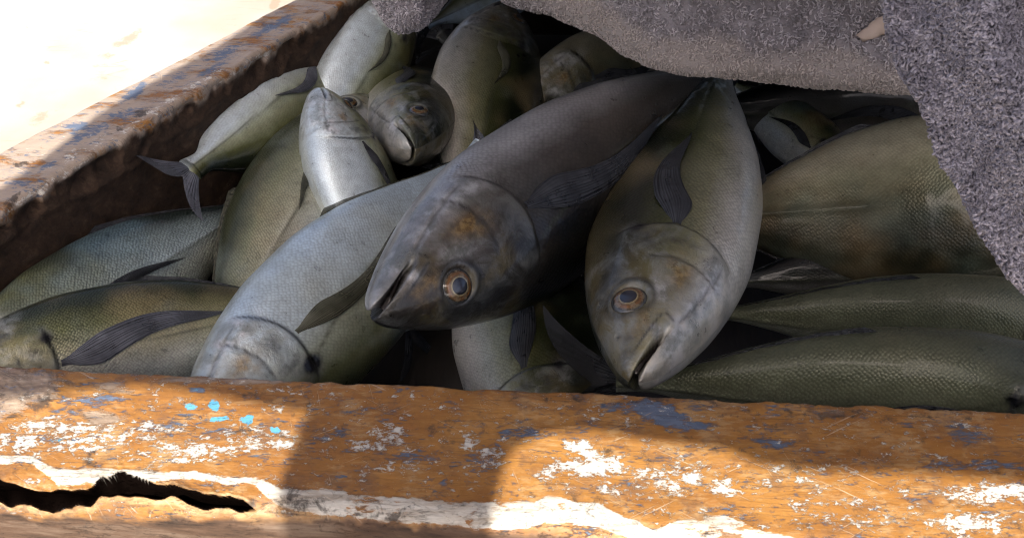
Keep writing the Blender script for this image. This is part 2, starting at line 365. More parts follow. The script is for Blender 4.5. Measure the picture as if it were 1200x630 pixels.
def beam(name, I, O, N, n, Rr, Ri, depth_in, depth_out, label, paint):
    t = np.linspace(0, 1, N)[:, None]
    Ip = I[0] + (I[1] - I[0]) * t; Op = O[0] + (O[1] - O[0]) * t
    D = Op - Ip; Wd = np.linalg.norm(D, axis=1); D /= Wd[:, None]
    Wm = Wd.mean(); S = section(Wm, Rr, Ri, depth_in, depth_out, n); ns = len(S)
    sc = np.ones((N, ns)); fx = S[None, :, 0] * (Wd / Wm)[:, None]
    P = Ip[:, None, :] + D[:, None, :] * fx[..., None]; P[..., 2] += S[None, :, 1]
    # outward normal of the section
    T = np.gradient(S, axis=0); T /= np.linalg.norm(T, axis=1)[:, None] + 1e-9
    Nn = np.stack([-T[:, 1], T[:, 0]], -1)               # (outward dir, z)
    Nw = D[:, None, :] * Nn[None, :, 0:1]; Nw = Nw + np.array((0, 0, 1.0)) * Nn[None, :, 1:2]
    arc = np.concatenate([[0], np.cumsum(np.linalg.norm(np.diff(S, axis=0), axis=1))])
    L = np.linalg.norm(I[1] - I[0]); U = t * L * np.ones((1, ns)); A = arc[None, :] * np.ones((N, 1))
    disp, masks = paint(P, U, A, S, Wm)
    P = P + Nw * disp[..., None]
    me = mesh_from(name, P.reshape(-1, 3), grid_faces(N, ns))
    for k, v in masks.items(): attr(me, k, v)
    for k in ('white', 'blue', 'cyan', 'bare', 'strip', 'raw', 'face', 'inner', 'crack', 'grime', 'dust'):
        if k not in masks: attr(me, k, np.zeros(N * ns))
    return link(name, me, M_WOOD, hold, label)

CRX = [-120, -40, 0, 30, 60, 85, 105, 122, 140, 160, 185, 220, 255, 285, 300]
CRY = [560, 566, 572, 577, 583, 586, 578, 570, 566, 567, 574, 583, 589, 593, 597]
CRW = [7, 9, 11, 9, 8, 9, 10, 11, 11, 10, 8, 7, 6, 7, 0.1]
def paint_front(P, U, A, S, Wm):
    px, py = project(P); z = P[..., 2]
    nz = fbm(U * 90, A * 200, 3, 5); nb = fbm(U * 14, A * 30, 9, 4); nf = fbm(U * 320, A * 420, 21, 3)
    disp = (nz - .5) * .0006 + (nb - .5) * .0014 + (nf - .5) * .0003
    sec = np.ones(px.shape) * np.arange(len(S))[None, :]
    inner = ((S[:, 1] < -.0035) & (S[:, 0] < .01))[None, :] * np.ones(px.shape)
    edge = gauss(A - (.2 - .002), .007); disp -= edge * (fbm(U * 90, A * 0 + 3, 31, 4) - .25) * .003
    # the split along the front edge and its raw lips
    j = (fbm(U * 70, A * 0 + 1, 41, 2) - .5) * 11
    cy = np.interp(px, CRX, CRY) + j; cw = np.interp(px, CRX, CRW) * (0.75 + .5 * vnoise(U * 60, A * 0 + 7, 43))
    cw = np.where(px > 300, .05, cw)
    outer = (S[:, 0] > Wm * .7)[None, :] * np.ones(px.shape)
    d = np.abs(py - cy); crack = sstep(1.06, .60, d / np.maximum(cw, .05)) * outer * (px < 300)
    lip = np.exp(-np.maximum(d - cw, 0) / 9.) * outer * sstep(310, 285, px)
    low = sstep(0, 6, py - cy) * outer * sstep(310, 285, px)
    disp += lip * (fbm(U * 120, A * 150, 51, 4) - .3) * .006 + low * np.exp(-np.maximum(d - cw, 0) / 14.) * .003
    disp -= crack * .024
    raw = sstep(.25, .6, lip * (.55 + fbm(U * 80, A * 90, 61, 4) * .9) * (py > cy - 10)) * (1 - sstep(20, 34, py - cy) * .9)
    raw = np.maximum(raw, .8 * sstep(16, 8, np.abs(py - cy - 4)) * sstep(255, 285, px) * sstep(345, 320, px) * fbm(U * 50, A * 60, 62, 3) * 1.2)
    # front face of old bare wood under the white arris
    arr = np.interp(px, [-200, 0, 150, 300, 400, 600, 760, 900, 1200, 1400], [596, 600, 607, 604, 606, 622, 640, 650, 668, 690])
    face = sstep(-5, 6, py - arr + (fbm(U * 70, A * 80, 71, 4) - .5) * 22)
    # white undercoat along the arris
    top = np.interp(px, [-200, 0, 40, 70, 110, 200, 300, 330, 420, 590, 640, 700, 745, 765, 800, 850, 900, 1000, 1200], [530, 530, 535, 548, 546, 553, 560, 572, 578, 588, 580, 590, 610, 622, 606, 603, 622, 640, 640])
    wd = np.interp(px, [-200, 0, 40, 70, 150, 200, 240, 300, 330, 400, 600, 750, 780, 900, 1200], [8, 10, 10, 24, 17, 10, 8, 11, 24, 30, 36, 22, 34, 16, 8])
    jj = (fbm(U * 75, A * 90, 81, 4) - .5) * 9
    strip = sstep(-4, 5, py - top + jj) * sstep(wd + 6, wd - 5, py - top + jj) * (1 - face) * (.90 - .26 * (fbm(U * 30, A * 70, 85, 3) > .52))
    blue = blobs(px, py, [(770, 484, 46, 16, .78, .25), (735, 474, 40, 7, .55), (812, 500, 40, 8, .6), (905, 518, 34, 9, .50, .2), (610, 508, 34, 9, .62), (372, 515, 28, 16, .45, -.2),
                          (400, 505, 16, 12, .45), (230, 456, 12, 6, .75), (352, 500, 14, 10, .5), (1140, 508, 60, 14, .42, .1), (1150, 545, 80, 9, .55), (480, 530, 60, 18, .36), (560, 545, 30, 20, .42),
                          (110, 470, 60, 8, .42), (210, 500, 90, 20, .36), (60, 516, 50, 12, .40), (930, 480, 60, 12, .36), (690, 500, 40, 8, .4), (820, 475, 20, 14, .4)])
    white = blobs(px, py, [(455, 508, 34, 14, .50), (430, 520, 30, 14, .45), (550, 514, 14, 16, .52), (575, 535, 22, 14, .52), (540, 550, 20, 8, .4), (470, 545, 60, 10, .32), (690, 545, 52, 24, .60, .1), (675, 525, 26, 14, .52),
                           (785, 560, 60, 16, .53, .1), (850, 570, 40, 18, .46, .1), (760, 575, 90, 10, .38), (640, 555, 30, 22, .40), (1160, 578, 70, 16, .60), (1140, 612, 60, 14, .62), (1000, 600, 120, 26, .34), (930, 560, 70, 20, .33),
                           (300, 515, 60, 20, .46), (220, 530, 90, 18, .47), (100, 515, 90, 24, .44), (160, 505, 80, 16, .42), (60, 500, 60, 16, .45), (215, 475, 10, 7, .5), (20, 520, 50, 14, .52), (700, 476, 20, 8, .45), (820, 545, 60, 12, .36),
                           (1180, 470, 60, 6, .34), (560, 446, 60, 4, .40), (300, 440, 90, 4, .5)])
    cyan = blobs(px, py, [(222, 476, 11, 7, .62), (250, 474, 9, 9, .75), (257, 491, 14, 4.5, .75), (290, 491, 11, 8, .75), (322, 503, 8, 6, .75), (60, 514, 26, 6, .44), (200, 472, 8, 4, .5), (140, 578, 0.1, 1, 0), (230, 456, 10, 4, .35), (75, 590, 40, 6, .5)], 3)
    bare = blobs(px, py, [(10, 452, 90, 26, .78), (-60, 470, 110, 40, .8), (130, 455, 60, 12, .50), (120, 492, 44, 18, .50), (240, 444, 140, 9, .55), (30, 500, 80, 24, .44), (500, 450, 120, 5, .42), (1000, 486, 200, 6, .40), (350, 596, 50, 12, .5)], 8)
    grime = blobs(px, py, [(30, 470, 60, 14, .45), (220, 470, 90, 12, .36), (700, 468, 200, 5, .40), (1000, 486, 260, 8, .42), (430, 450, 120, 4, .35), (340, 590, 60, 16, .5), (440, 604, 70, 6, .42), (680, 603, 40, 6, .42), (90, 545, 80, 8, .3)], 8)
    disp += blobs(px, py, [(10, 452, 70, 24, .004), (90, 470, 60, 14, .0025)], 8) * (fbm(U * 50, A * 60, 91, 4) * 1.6 - .3)
    disp += (strip > .5) * .0004
    crack = sstep(1.16, 1.07, d / np.maximum(cw, .05)) * outer * (px < 300)  # colour mask wider than the cut: paints deep shade on its walls and rim
    f = lambda a: np.clip(a, 0, 1).reshape(-1)
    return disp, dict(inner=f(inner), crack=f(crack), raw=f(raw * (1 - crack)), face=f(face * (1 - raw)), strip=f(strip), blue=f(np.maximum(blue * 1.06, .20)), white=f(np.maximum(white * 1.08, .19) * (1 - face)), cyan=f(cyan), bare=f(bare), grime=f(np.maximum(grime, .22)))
e = lambda p: at(np.array(p[0], float), np.array(p[1], float), 0.0)
Ia, Ib = e((0, 427)), e((1200, 480)); Oa, Ob = e((0, 578)), e((1200, 672))
ext = lambda a, b, k0, k1: (a - (b - a) * k0, b + (b - a) * k1)
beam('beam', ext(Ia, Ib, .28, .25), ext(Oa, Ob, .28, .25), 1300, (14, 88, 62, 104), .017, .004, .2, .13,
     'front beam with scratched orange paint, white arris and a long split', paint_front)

def paint_side(P, U, A, S, Wm):
    px, py = project(P)
    nz = fbm(U * 80, A * 180, 103, 5); nb = fbm(U * 16, A * 30, 109, 4)
    disp = (nz - .5) * .0012 + (nb - .5) * .0028
    ar = .22
    edge = sstep(.02, 0, np.abs(A - ar + .012)); disp -= edge * np.maximum(fbm(U * 45, A * 40, 131, 4) - .38, 0) * .03
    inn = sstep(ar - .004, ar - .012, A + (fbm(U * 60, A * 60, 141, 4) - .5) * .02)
    disp += (1 - sstep(.0, .004, np.abs(A - ar + .026 + (fbm(U * 40, A * 0, 151, 3) - .5) * .02))) * .0025
    blue = blobs(px, py, [(158, 108, 16, 7, .62, -.6), (145, 135, 26, 8, .55, -.2), (105, 155, 36, 8, .50, -.5), (318, 32, 28, 8, .62, -.5), (265, 62, 26, 7, .46, -.5), (200, 95, 30, 8, .4, -.5),
                          (55, 195, 16, 6, .5, -.6), (250, 80, 40, 8, .4, -.6), (90, 150, 20, 8, .5), (30, 215, 30, 8, .4)], 5)
    white = blobs(px, py, [(180, 130, 60, 6, .42, -.6), (60, 215, 70, 8, .42, -.65), (300, 72, 60, 7, .45, -.6), (230, 100, 50, 6, .4, -.6), (100, 175, 60, 10, .35, -.6)], 5)
    bare = blobs(px, py, [(60, 212, 80, 10, .5, -.65), (200, 122, 90, 8, .50, -.55), (320, 62, 80, 10, .5, -.6), (100, 160, 100, 14, .32, -.65)], 8)
    grime = blobs(px, py, [(10, 236, 40, 8, .5, -.65), (150, 142, 60, 5, .45, -.6), (25, 192, 10, 4, .7)], 6)
    f = lambda a: np.clip(a, 0, 1).reshape(-1)
    return disp, dict(inner=f(inn), blue=f(np.maximum(blue * 1.3, .27) * (1 - inn)), white=f(white * (1 - inn)), bare=f(np.maximum(bare, .60)), grime=f(grime), dust=f(np.full(px.shape, .8)))
I1, I2 = e(LI[0]), e(LI[-1]); O1, O2 = e(LO[0]), e(LO[-1])
i0, i1 = e((0, 250)), e((360, 29)); o0, o1 = e((0, 176)), e((351, -4))
ii = ext(i0, i1, .65, .5); oo = ext(o0, o1, .65, .5)
beam('beam', ii, oo, 460, (52, 46, 12, 8), .006, .008, .22, .10, 'side beam with a chipped dark inner wall running away beside the deck', paint_side)
def slab(name, quad, z0, z1, mat, parent):
    q = np.array(quad, float); V = np.concatenate([np.c_[q, np.full(4, z0)], np.c_[q, np.full(4, z1)]])
    return link(name, mesh_from(name, V, [(0, 3, 2, 1), (4, 5, 6, 7), (0, 1, 5, 4), (1, 2, 6, 5), (2, 3, 7, 6), (3, 0, 4, 7)], False), mat, parent)
slab('bottom_board', [(-.95, -.1), (.9, -.1), (.9, 1.0), (-.95, 1.0)], -.235, -.215, M_DARK, hold)
slab('end_wall', [(-.3, .93), (.9, .93), (.9, .96), (-.3, .96)], -.214, .02, M_DARK, hold)
slab('end_wall', [(.62, -.02), (.66, -.02), (.66, .925), (.62, .925)], -.214, -.01, M_DARK, hold)

# ------------------------------------------------------------------ the fish
XT = [0, .02, .05, .10, .16, .24, .34, .45, .58, .72, .85, .94, 1.0]
TOP = [.004, .022, .044, .076, .103, .129, .147, .150, .137, .098, .049, .024, .026]
BOT = [-.012, -.036, -.058, -.088, -.113, -.137, -.153, -.155, -.137, -.092, -.043, -.022, -.026]
WID = [.010, .026, .042, .060, .072, .082, .088, .086, .075, .053, .029, .017, .012]
EYE = (.112, .026, .0245)
def surf_y(x, z, dk, wk):
    t = pchip(XT, TOP, x) * dk; b = pchip(XT, BOT, x) * dk; c = (t + b) / 2; h = (t - b) / 2
    zn = np.clip((z - c) / h, -1, 1)
    return pchip(XT, WID, x) * wk * np.sqrt(1 - zn * zn) ** .92
def bend_fn(x, b): return b * np.maximum(x - .22, 0) ** 2 * 1.6
GROUP = 'fresh fish heaped in the hold'

def body_mesh(L, dk, wk, bend, gape, hi, spot):
    nx, nt = (192, 136) if hi else (112, 80)
    u = np.linspace(0, 1, nx); x = u ** 1.5 * .62 + u * .38; x = x * (1 - .0005) + .0005
    th = np.linspace(0, 2 * np.pi, nt, endpoint=False)
    rnd = np.sqrt(1 - (1 - np.clip(x / .022, 0, 1)) ** 2)
    t = pchip(XT, TOP, x) * dk; b = pchip(XT, BOT, x) * dk; wv = pchip(XT, WID, x) * wk * rnd
    mid0 = -.006 * dk
    t = mid0 + (t - mid0) * rnd; b = mid0 + (b - mid0) * rnd
    c = (t + b) / 2; h = (t - b) / 2
    cs, sn = np.cos(th), np.sin(th)
    X = x[:, None] * np.ones(nt); Z = c[:, None] + h[:, None] * sn[None, :]
    Y = wv[:, None] * np.sign(cs)[None, :] * (np.abs(cs)[None, :] ** .92)
    hg = sn[None, :] * np.ones((nx, 1)); lat = np.abs(cs)[None, :] ** .6; sg = np.sign(cs)[None, :]
    X0, Z0 = X.copy(), Z.copy(); dy = np.zeros(X.shape)
    # eye socket
    ex, ez, er = EYE[0], EYE[1] * dk, EYE[2]
    r = np.hypot(X - ex, Z - ez) / er
    dy += -.009 * sstep(1.05, .75, r) + .0035 * gauss(r - 1.28, .2)
    # gill cover edge, cheek line, upper jaw plate
    zz = (Z / dk + .015)
    xo = .272 - 3.6 * zz ** 2 + .25 * np.maximum(zz - .05, 0); valid = sstep(-.125, -.10, Z / dk) * sstep(.085, .06, Z / dk)
    dy += valid * .0095 * sstep(-.13, 0, X - xo) * sstep(.006, 0, X - xo)
    line = valid * gauss(X - xo - .003, .0032) * .9
    xp = .200 - 3.4 * (zz + .01) ** 2; vp = sstep(-.11, -.09, Z / dk) * sstep(.03, .005, Z / dk)
    dy += vp * (-.0028 * gauss(X - xp, .0045) + .002 * sstep(-.05, 0, X - xp) * sstep(.004, 0, X - xp)); line = np.maximum(line, vp * gauss(X - xp, .0026) * .7)
    zi = -.052 - .50 * np.clip(X - .085, 0, 1) + .9 * np.clip(X - .085, 0, 1) ** 2; vi = sstep(.085, .10, X) * sstep(.235, .21, X)
    dy += vi * .0022 * sstep(-.012, 0, Z / dk - zi) * sstep(.0, .03, .03 - np.abs(Z / dk - zi)) * 0 - vi * .0024 * gauss(Z / dk - zi, .0035); line = np.maximum(line, vi * gauss(Z / dk - zi, .0022) * .55)
    # mouth
    tip = np.array((0.0, -.006 * dk)); cor = np.array((.082, -.044 * dk)); md = cor - tip; ml = np.linalg.norm(md); md /= ml
    a = ((X - tip[0]) * md[0] + (Z - tip[1]) * md[1]) / ml; dn = -(X - tip[0]) * md[1] + (Z - tip[1]) * md[0]
    pl = gauss(a - .72, .34) * sstep(.021, .012, dn) * sstep(.0005, .003, dn); dy += .0035 * pl * (a < 1.15)
    line = np.maximum(line, .75 * gauss(dn - .017, .0017) * sstep(.15, .4, a) * sstep(1.15, 1.0, a))
    line = np.maximum(line, .75 * gauss(a - 1.1, .03) * sstep(.018, .012, dn) * sstep(-.004, .002, dn))
    inm = sstep(1.06, .62, a); slit = sstep(.0046, .0024, np.abs(dn)) * inm
    jaw = sstep(.0, -.004, dn) * sstep(.15, .07, X)
    ang = gape * jaw
    rx, rz = X - cor[0], Z - cor[1]
    Xj = cor[0] + rx * np.cos(ang) - rz * np.sin(ang); Zj = cor[1] + rx * np.sin(ang) + rz * np.cos(ang)
    X, Z = Xj, Zj
    Ysl = 1 - .50 * slit; X = X + slit * .022 * np.clip(1 - a, 0, 1)
    # nostril, lateral line and scutes
    dy -= .004 * gauss(np.hypot(X0 - .055, Z0 - .030 * dk), .004); line = np.maximum(line, .8 * gauss(np.hypot(X0 - .055, Z0 - .030 * dk), .003))
    zl = np.where(X0 < .50, .048 * np.clip((.50 - X0) / .24, 0, 1) ** 1.4, 0) * dk
    la = gauss(Z0 - zl, .0032) * sstep(.26, .30, X0)
    sc = sstep(.50, .58, X0) * gauss(Z0 - zl, .0075); dy += sc * .0036 * (.5 + .5 * np.abs(np.sin(X0 * 260)))
    sp = spot * gauss(np.hypot((X0 - .262) / 1.3, Z0 - .048 * dk), .0125); sp = np.clip(sp * 1.5, 0, 1)
    head = sstep(.012, -.012, X0 - xo - .02 * (Z / dk > .05)); head = np.maximum(head * valid, sstep(.24, .19, X0)) * sstep(.30, .27, X0)
    hn = fbm(X0 * 60, Z0 * 60, 77, 4); hb = lambda x, z, rx, rz: np.clip(gauss(np.hypot((X0 - x) / rx, (Z0 / dk - z) / rz), 1.0) * (hn * 3.2 - .75), 0, 1)
    ochre = np.maximum(hb(.175, -.040, .032, .020), .8 * hb(.07, -.002, .02, .02)) * (r > 1.3)
    bony = np.maximum.reduce([hb(.065, -.022, .022, .010), hb(.135, -.018, .03, .016) * .8, hb(.06, -.055, .05, .02) * .8, hb(.20, -.090, .06, .022), hb(.12, -.072, .04, .014)]) * (r > 1.15)
    soot = np.maximum.reduce([gauss(r - 1.35, .22) * (.3 + .8 * hn), hb(.235, .005, .02, .045), hb(.16, .07, .06, .02) * .8, hb(.03, .012, .03, .012) * .6])
    # ripples of flesh
    dy += (fbm(X0 * 14, Z0 * 20, 5, 3) - .5) * .004 * (1 - head)
    Y = (Y + sg * dy * lat) * Ysl
    Y0 = Y.copy()
    if bend: Y = Y + bend_fn(X, bend)
    mouth = np.clip(slit * slit * 1.25, 0, 1) * (a < 1.0)
    arc = np.cumsum(np.hypot(np.diff(Y, axis=1, prepend=Y[:, :1]), np.diff(Z, axis=1, prepend=Z[:, :1])), axis=1)
    V = np.stack([X, Y, Z], -1).reshape(-1, 3) * L
    Fc = grid_faces(nx, nt, True)[:, ::-1]
    cap = np.array([[(nx - 1) * nt + k, (nx - 1) * nt + nt - 1 - k, (nx - 1) * nt + nt - 2 - k, (nx - 1) * nt + k + 1] for k in range(nt // 2 - 1)])
    me = mesh_from('body', V, np.concatenate([Fc, cap]))
    attr(me, 'coord', np.stack([X0, Z0, Y0 + sg * 1.7], -1).reshape(-1, 3), 'FLOAT_VECTOR')
    i0 = nt // 4; roll_ = lambda A_: np.roll(A_, -i0, axis=1)
    seg = np.hypot(np.diff(roll_(Y0), axis=1, append=roll_(Y0)[:, :1]), np.diff(roll_(Z0), axis=1, append=roll_(Z0)[:, :1])); cu = np.cumsum(seg, axis=1) - seg; tot = seg.sum(1, keepdims=True)
    av = np.roll(np.minimum(cu, tot - cu), i0, axis=1)
    attr(me, 'suv', np.stack([X0, av, 0 * X0], -1).reshape(-1, 3), 'FLOAT_VECTOR')
    for k, v in dict(hgt=hg, head=head, line=np.clip(line, 0, 1) * (1 - slit), spot=sp, mouth=mouth, lat=la, ochre=ochre, bony=bony, soot=soot).items(): attr(me, k, v)
    return me

def thin(V, nu, nv, name, ray_, along, th, Nrm):
    """a fin blade with two faces"""
    V = V.reshape(nu, nv, 3); k = np.sin(np.linspace(0, math.pi, nv))[None, :, None] ** .5 * np.linspace(1, .35, nu)[:, None, None]
    A = V + Nrm * th * k; B = V - Nrm * th * k
    n = nu * nv; Fg = grid_faces(nu, nv)
    P = np.concatenate([A.reshape(-1, 3), B.reshape(-1, 3)])
    me = mesh_from(name, P, np.concatenate([Fg, Fg[:, ::-1] + n]))
    attr(me, 'ray', np.tile(ray_.reshape(-1), 2)); attr(me, 'along', np.tile(along.reshape(-1), 2)); return me

def pectoral(L, dk, wk, bend, side, length, droop, lift, wmax):
    nu, nv = 40, 26; a = np.linspace(0, 1, nu)[:, None]; b = np.linspace(0, 1, nv)[None, :]
    x0, z0 = .285, -.012 * dk
    cx = x0 + length * a; cz = z0 + .03 * np.sin(a * 2.2) * dk - droop * a ** 1.6
    wd = wmax * (np.clip(1 - a, 0, 1) ** .85) * (.26 + .74 * sstep(0, .26, a)); sk = .25 * wmax * np.sin(math.pi * a) ** 2
    x = cx - .22 * wd * (b - .5) * 0 + 0 * b; z = cz + sk + wd * (.35 - b)
    y = surf_y(np.clip(x, 0, .99), z, dk, wk) - .003 + .007 * sstep(0, .2, a) + lift * .6 * a ** 1.2 + .003 * np.sin(b * math.pi)
    ray_ = .5 + .5 * np.sin(b * 2 * math.pi * 13 + 2.6 * (fbm(b * 5 + 0 * a, a * 2.5 + 0 * b, 7, 2) - .5) * 3); y = y + .0007 * (ray_ - .5)
    y = side * y + bend_fn(x, bend)
    V = np.stack([x, y, z], -1) * L
    return thin(V, nu, nv, 'pectoral_fin', ray_ * np.ones((nu, 1)), a * np.ones((1, nv)), .0009 * L * 2.2, np.array((0, 1.0, 0)))
def tail(L, bend, spread, sweep, length=.24):
    nu, nv = 30, 34; out = []
    a = np.linspace(0, 1, nu)[:, None]; b = np.linspace(-1, 1, nv)[None, :]
    # fork: the length of each ray grows away from the middle
    ang = b * spread; le = length * (.30 + .70 * np.abs(b) ** 1.15)
    x = .975 + a * le * np.cos(ang * (.75 + .25 * a)) ; z = .020 * b + a * le * np.sin(ang * (.85 + .15 * a)) - 0.02 * np.sign(b) * a * (1 - a) * np.abs(b)
    y = bend_fn(.975 + a * le, bend) + sweep * a ** 1.5 * (.6 + .4 * b) + .006 * np.sin(b * 6 + a * 3) * a
    ray_ = .5 + .5 * np.sin(b * 2 * math.pi * 9 + 0 * a)
    V = np.stack([x + 0 * b, y + 0 * b, z], -1) * L
    return thin(V, nu, nv, 'tail_fin', ray_ * np.ones((nu, 1)), a * np.ones((1, nv)), .0012 * L * 2, np.array((0, 1.0, 0)))
def median_fin(L, dk, bend, x0, x1, hgt, top, name, lean=.03):
    nu, nv = 12, 60; a = np.linspace(0, 1, nu)[:, None]; b = np.linspace(0, 1, nv)[None, :]
    x = x0 + (x1 - x0) * b; prof = pchip(XT, TOP if top else BOT, x) * dk
    hh = hgt * .45 * (np.exp(-b * 6) * .55 + .35 * (1 - b) + .12) * sstep(0, .03, b) * sstep(1, .97, b)
    z = prof + (1 if top else -1) * (a * hh - .010 * (1 - a)); xx = x + a * hh * .9 + 0 * b
    y = bend_fn(xx, bend) + lean * hh * a * 8 * .12 + .0015 * np.sin(b * 50) * a
    ray_ = .5 + .5 * np.sin(b * 2 * math.pi * 24 + 0 * a)
    V = np.stack([xx, y + 0 * b, z], -1) * L
    return thin(V, nu, nv, name, ray_ * np.ones((nu, 1)), a * np.ones((1, nv)), .0009 * L * 2, np.array((0, 1.0, 0)))
def eye_parts(parent, L, dk, wk, side, bend):
    ex, ez, er = EYE[0], EYE[1] * dk, EYE[2]
    f = lambda x, z: float(surf_y(np.array([x]), np.array([z]), dk, wk)[0])
    y0 = f(ex, ez); gx = (f(ex + .01, ez) - f(ex - .01, ez)) / .02; gz = (f(ex, ez + .01) - f(ex, ez - .01)) / .02
    n = Vector((-gx * .8, 1, -gz * .8)).normalized(); tx = Vector((1, 0, 0)); tx = (tx - n * tx.dot(n)).normalized(); tz = n.cross(tx)
    base = Vector((ex, y0 - .0075, ez))
    def dome(name, r0, r1, hfun, mat, par, extra=0):
        nr, na = 14, 48; V = []; rad = []; cc = []
        for i in range(nr):
            r = r0 + (r1 - r0) * i / (nr - 1)
            for k in range(na):
                a = 2 * math.pi * k / na
                p = base + (tx * math.cos(a) + tz * math.sin(a)) * (r * er) + n * (hfun(r) * er + extra)
                V.append((p.x * L, side * p.y * L, p.z * L)); rad.append(r); cc.append((math.cos(a) * r, math.sin(a) * r, side * 2 + L))
        Fc = grid_faces(nr, na, True)
        if side < 0: Fc = Fc[:, ::-1]
        me = mesh_from(name, V, Fc); attr(me, 'rad', rad); attr(me, 'coord', cc, 'FLOAT_VECTOR')
        return link(name, me, mat, par)
    hb = lambda r: .52 * math.sqrt(max(0, 1 - (r / 1.12) ** 2))
    ball = dome('eye', .90, 1.12, lambda r: hb(r) - .02, M_BALL, parent)
    dome('iris', .51, .93, lambda r: hb(r) + .0, M_IRIS, ball)
    dome('pupil', 0.001, .535, lambda r: hb(r) * .98 + .035 * (1 - (r / .53) ** 2), M_PUPIL, ball)

def make_fish(label, snout, tailp, side, roll=0., dk=1., wk=1., bend=0., gape=.12, skin='olive', fin='dark', hi=False, spot=1.,
              pec=(.30, .03, .006, .062), both=False, spread=.62, sweep=.02, fins=True, tail_len=.24, stretch=0.):
    """snout and tail base: (x, y, height) as sighted; side +1 shows the +Y flank, -1 the other; roll tips the back towards the viewer"""
    A = at(*[np.array(v, float) for v in snout]); B = at(*[np.array(v, float) for v in tailp])
    ax = B - A; L = float(np.linalg.norm(ax)); ax /= L
    B = A + (B - A) * (1 + stretch * .6125)
    mid = (A + B) / 2; v = CAM - mid; v -= ax * (v @ ax); v /= np.linalg.norm(v)
    yv = v * side; zv = np.cross(ax, yv)                     # X x Y = Z
    q = Matrix.Rotation(roll * side, 3, Vector(ax))
    yv = np.array(q @ Vector(yv)); zv = np.array(q @ Vector(zv))
    o = bpy.data.objects.new('fish', None); COL.objects.link(o); tag(o, label, 'fish', GROUP)
    M = Matrix(((ax[0], yv[0], zv[0], A[0]), (ax[1], yv[1], zv[1], A[1]), (ax[2], yv[2], zv[2], A[2]), (0, 0, 0, 1)))
    o.matrix_world = M
    link('body', body_mesh(L, dk, wk, bend, gape, hi, spot), FM[skin], o)
    for sd in ((1, -1) if both else (side,)):
        eye_parts(o, L, dk, wk, sd, bend)
        link('pectoral_fin', pectoral(L, dk, wk, bend, sd, *pec), FIN[fin], o)
    link('tail_fin', tail(L, bend, spread, sweep, tail_len), FIN[fin if fin != 'olive' else 'grey'], o)
    if fins:
        link('dorsal_fin', median_fin(L, dk, bend, .50, .955, .030, True, 'dorsal_fin'), FIN['olive' if fin == 'olive' else 'dark'], o)
        link('anal_fin', median_fin(L, dk, bend, .55, .955, .026, False, 'anal_fin'), FIN['olive' if fin == 'olive' else 'dark'], o)
    if stretch:
        for part in o.children:
            me = part.data; co = np.empty(len(me.vertices) * 3, np.float32); me.vertices.foreach_get('co', co); co = co.reshape(-1, 3)
            e_ = np.maximum(co[:, 0] - .3 * L, 0); co[:, 0] += stretch * e_ * e_ / (e_ + .1 * L); me.vertices.foreach_set('co', co.ravel()); me.update()
    return o

# the two big ones on top
make_fish('large dark grey fish on top of the heap, orange eye, mouth to the lower left', (438, 376, .000), (818, 108, -.045), 1, .05, .93, 1.08, gape=.05, skin='dark', hi=True, stretch=.5,
          pec=(.33, .02, .006, .075), spot=.6)
make_fish('olive silver fish lying head down, gold ringed eye, mouth at the front beam', (736, 449, -.012), (838, 110, -.055), -1, .14, .91, 1.05, gape=.02, skin='grey', hi=True, stretch=.25,
          pec=(.26, .005, .004, .075), bend=-.05)
# left front
make_fish('silver blue bellied fish head down behind the front beam, left of the large dark fish', (214, 540, -.125), (565, 172, -.08), 1, .02, 1.0, 1.05, skin='blue', hi=True, pec=(.33, .03, .006, .055), fin='olive', tail_len=.08, spot=2.4)
make_fish('olive scaled fish lying along the front beam at the left corner', (-92, 447, -.055), (380, 355, -.125), -1, -.05, 1.02, 1.0, skin='olive', hi=True, pec=(.42, -.02, .005, .095), fin='grey', bend=-.03)
make_fish('blue grey scaled fish beside the dark inner wall, its dark fin folded back', (-82, 478, -.082), (310, 232, -.115), -1, -.05, 1.0, 1.0, skin='scaly', hi=True, pec=(.36, .03, .005, .05), fin='dark')
make_fish('broad peach and olive fish with a dark line, left of the white bellied fish', (430, 112, -.080), (238, 440, -.13), 1, .10, 1.08, .95, skin='sage', hi=True, pec=(.26, .02, .004, .05), fin='olive')
make_fish('white bellied fish with its snout pointing up, in the middle of the left heap', (372, 103, -.022), (482, 386, -.19), -1, .85, 1.25, 1.5, gape=.03, skin='pale', hi=True, pec=(.30, .0, .004, .06), fin='dark')
# back rows
make_fish('small fish facing the viewer, only its head showing, under the towel tip', (487, 175, -.060), (474, 80, -.17), 1, -.05, .95, 1.2, gape=-.03, skin='grey', hi=True, pec=(.24, .02, .004, .06))
make_fish('pale fish with its head under the towel tip, by the side beam', (478, -8, -.03), (345, 215, -.13), -1, .25, 1.1, 1.3, skin='pale', pec=(.22, .02, .003, .04), fin='olive')
make_fish('dark backed fish with a white belly, its forked tail against the side wall', (392, 88, -.105), (223, 199, -.050), -1, -.30, 1.60, 1.7, tail_len=.19, skin='pale', fin='grey', spread=.75, hi=True)
make_fish('grey olive fish standing behind the large dark fish', (596, 8, -.05), (535, 270, -.14), -1, .15, 1.25, 1.1, skin='grey', pec=(.2, .02, .004, .05), fin='olive')
make_fish('dim brown fish deep under the towel', (600, 130, -.11), (860, 40, -.12), 1, .0, 1.1, 1.0, skin='tan')
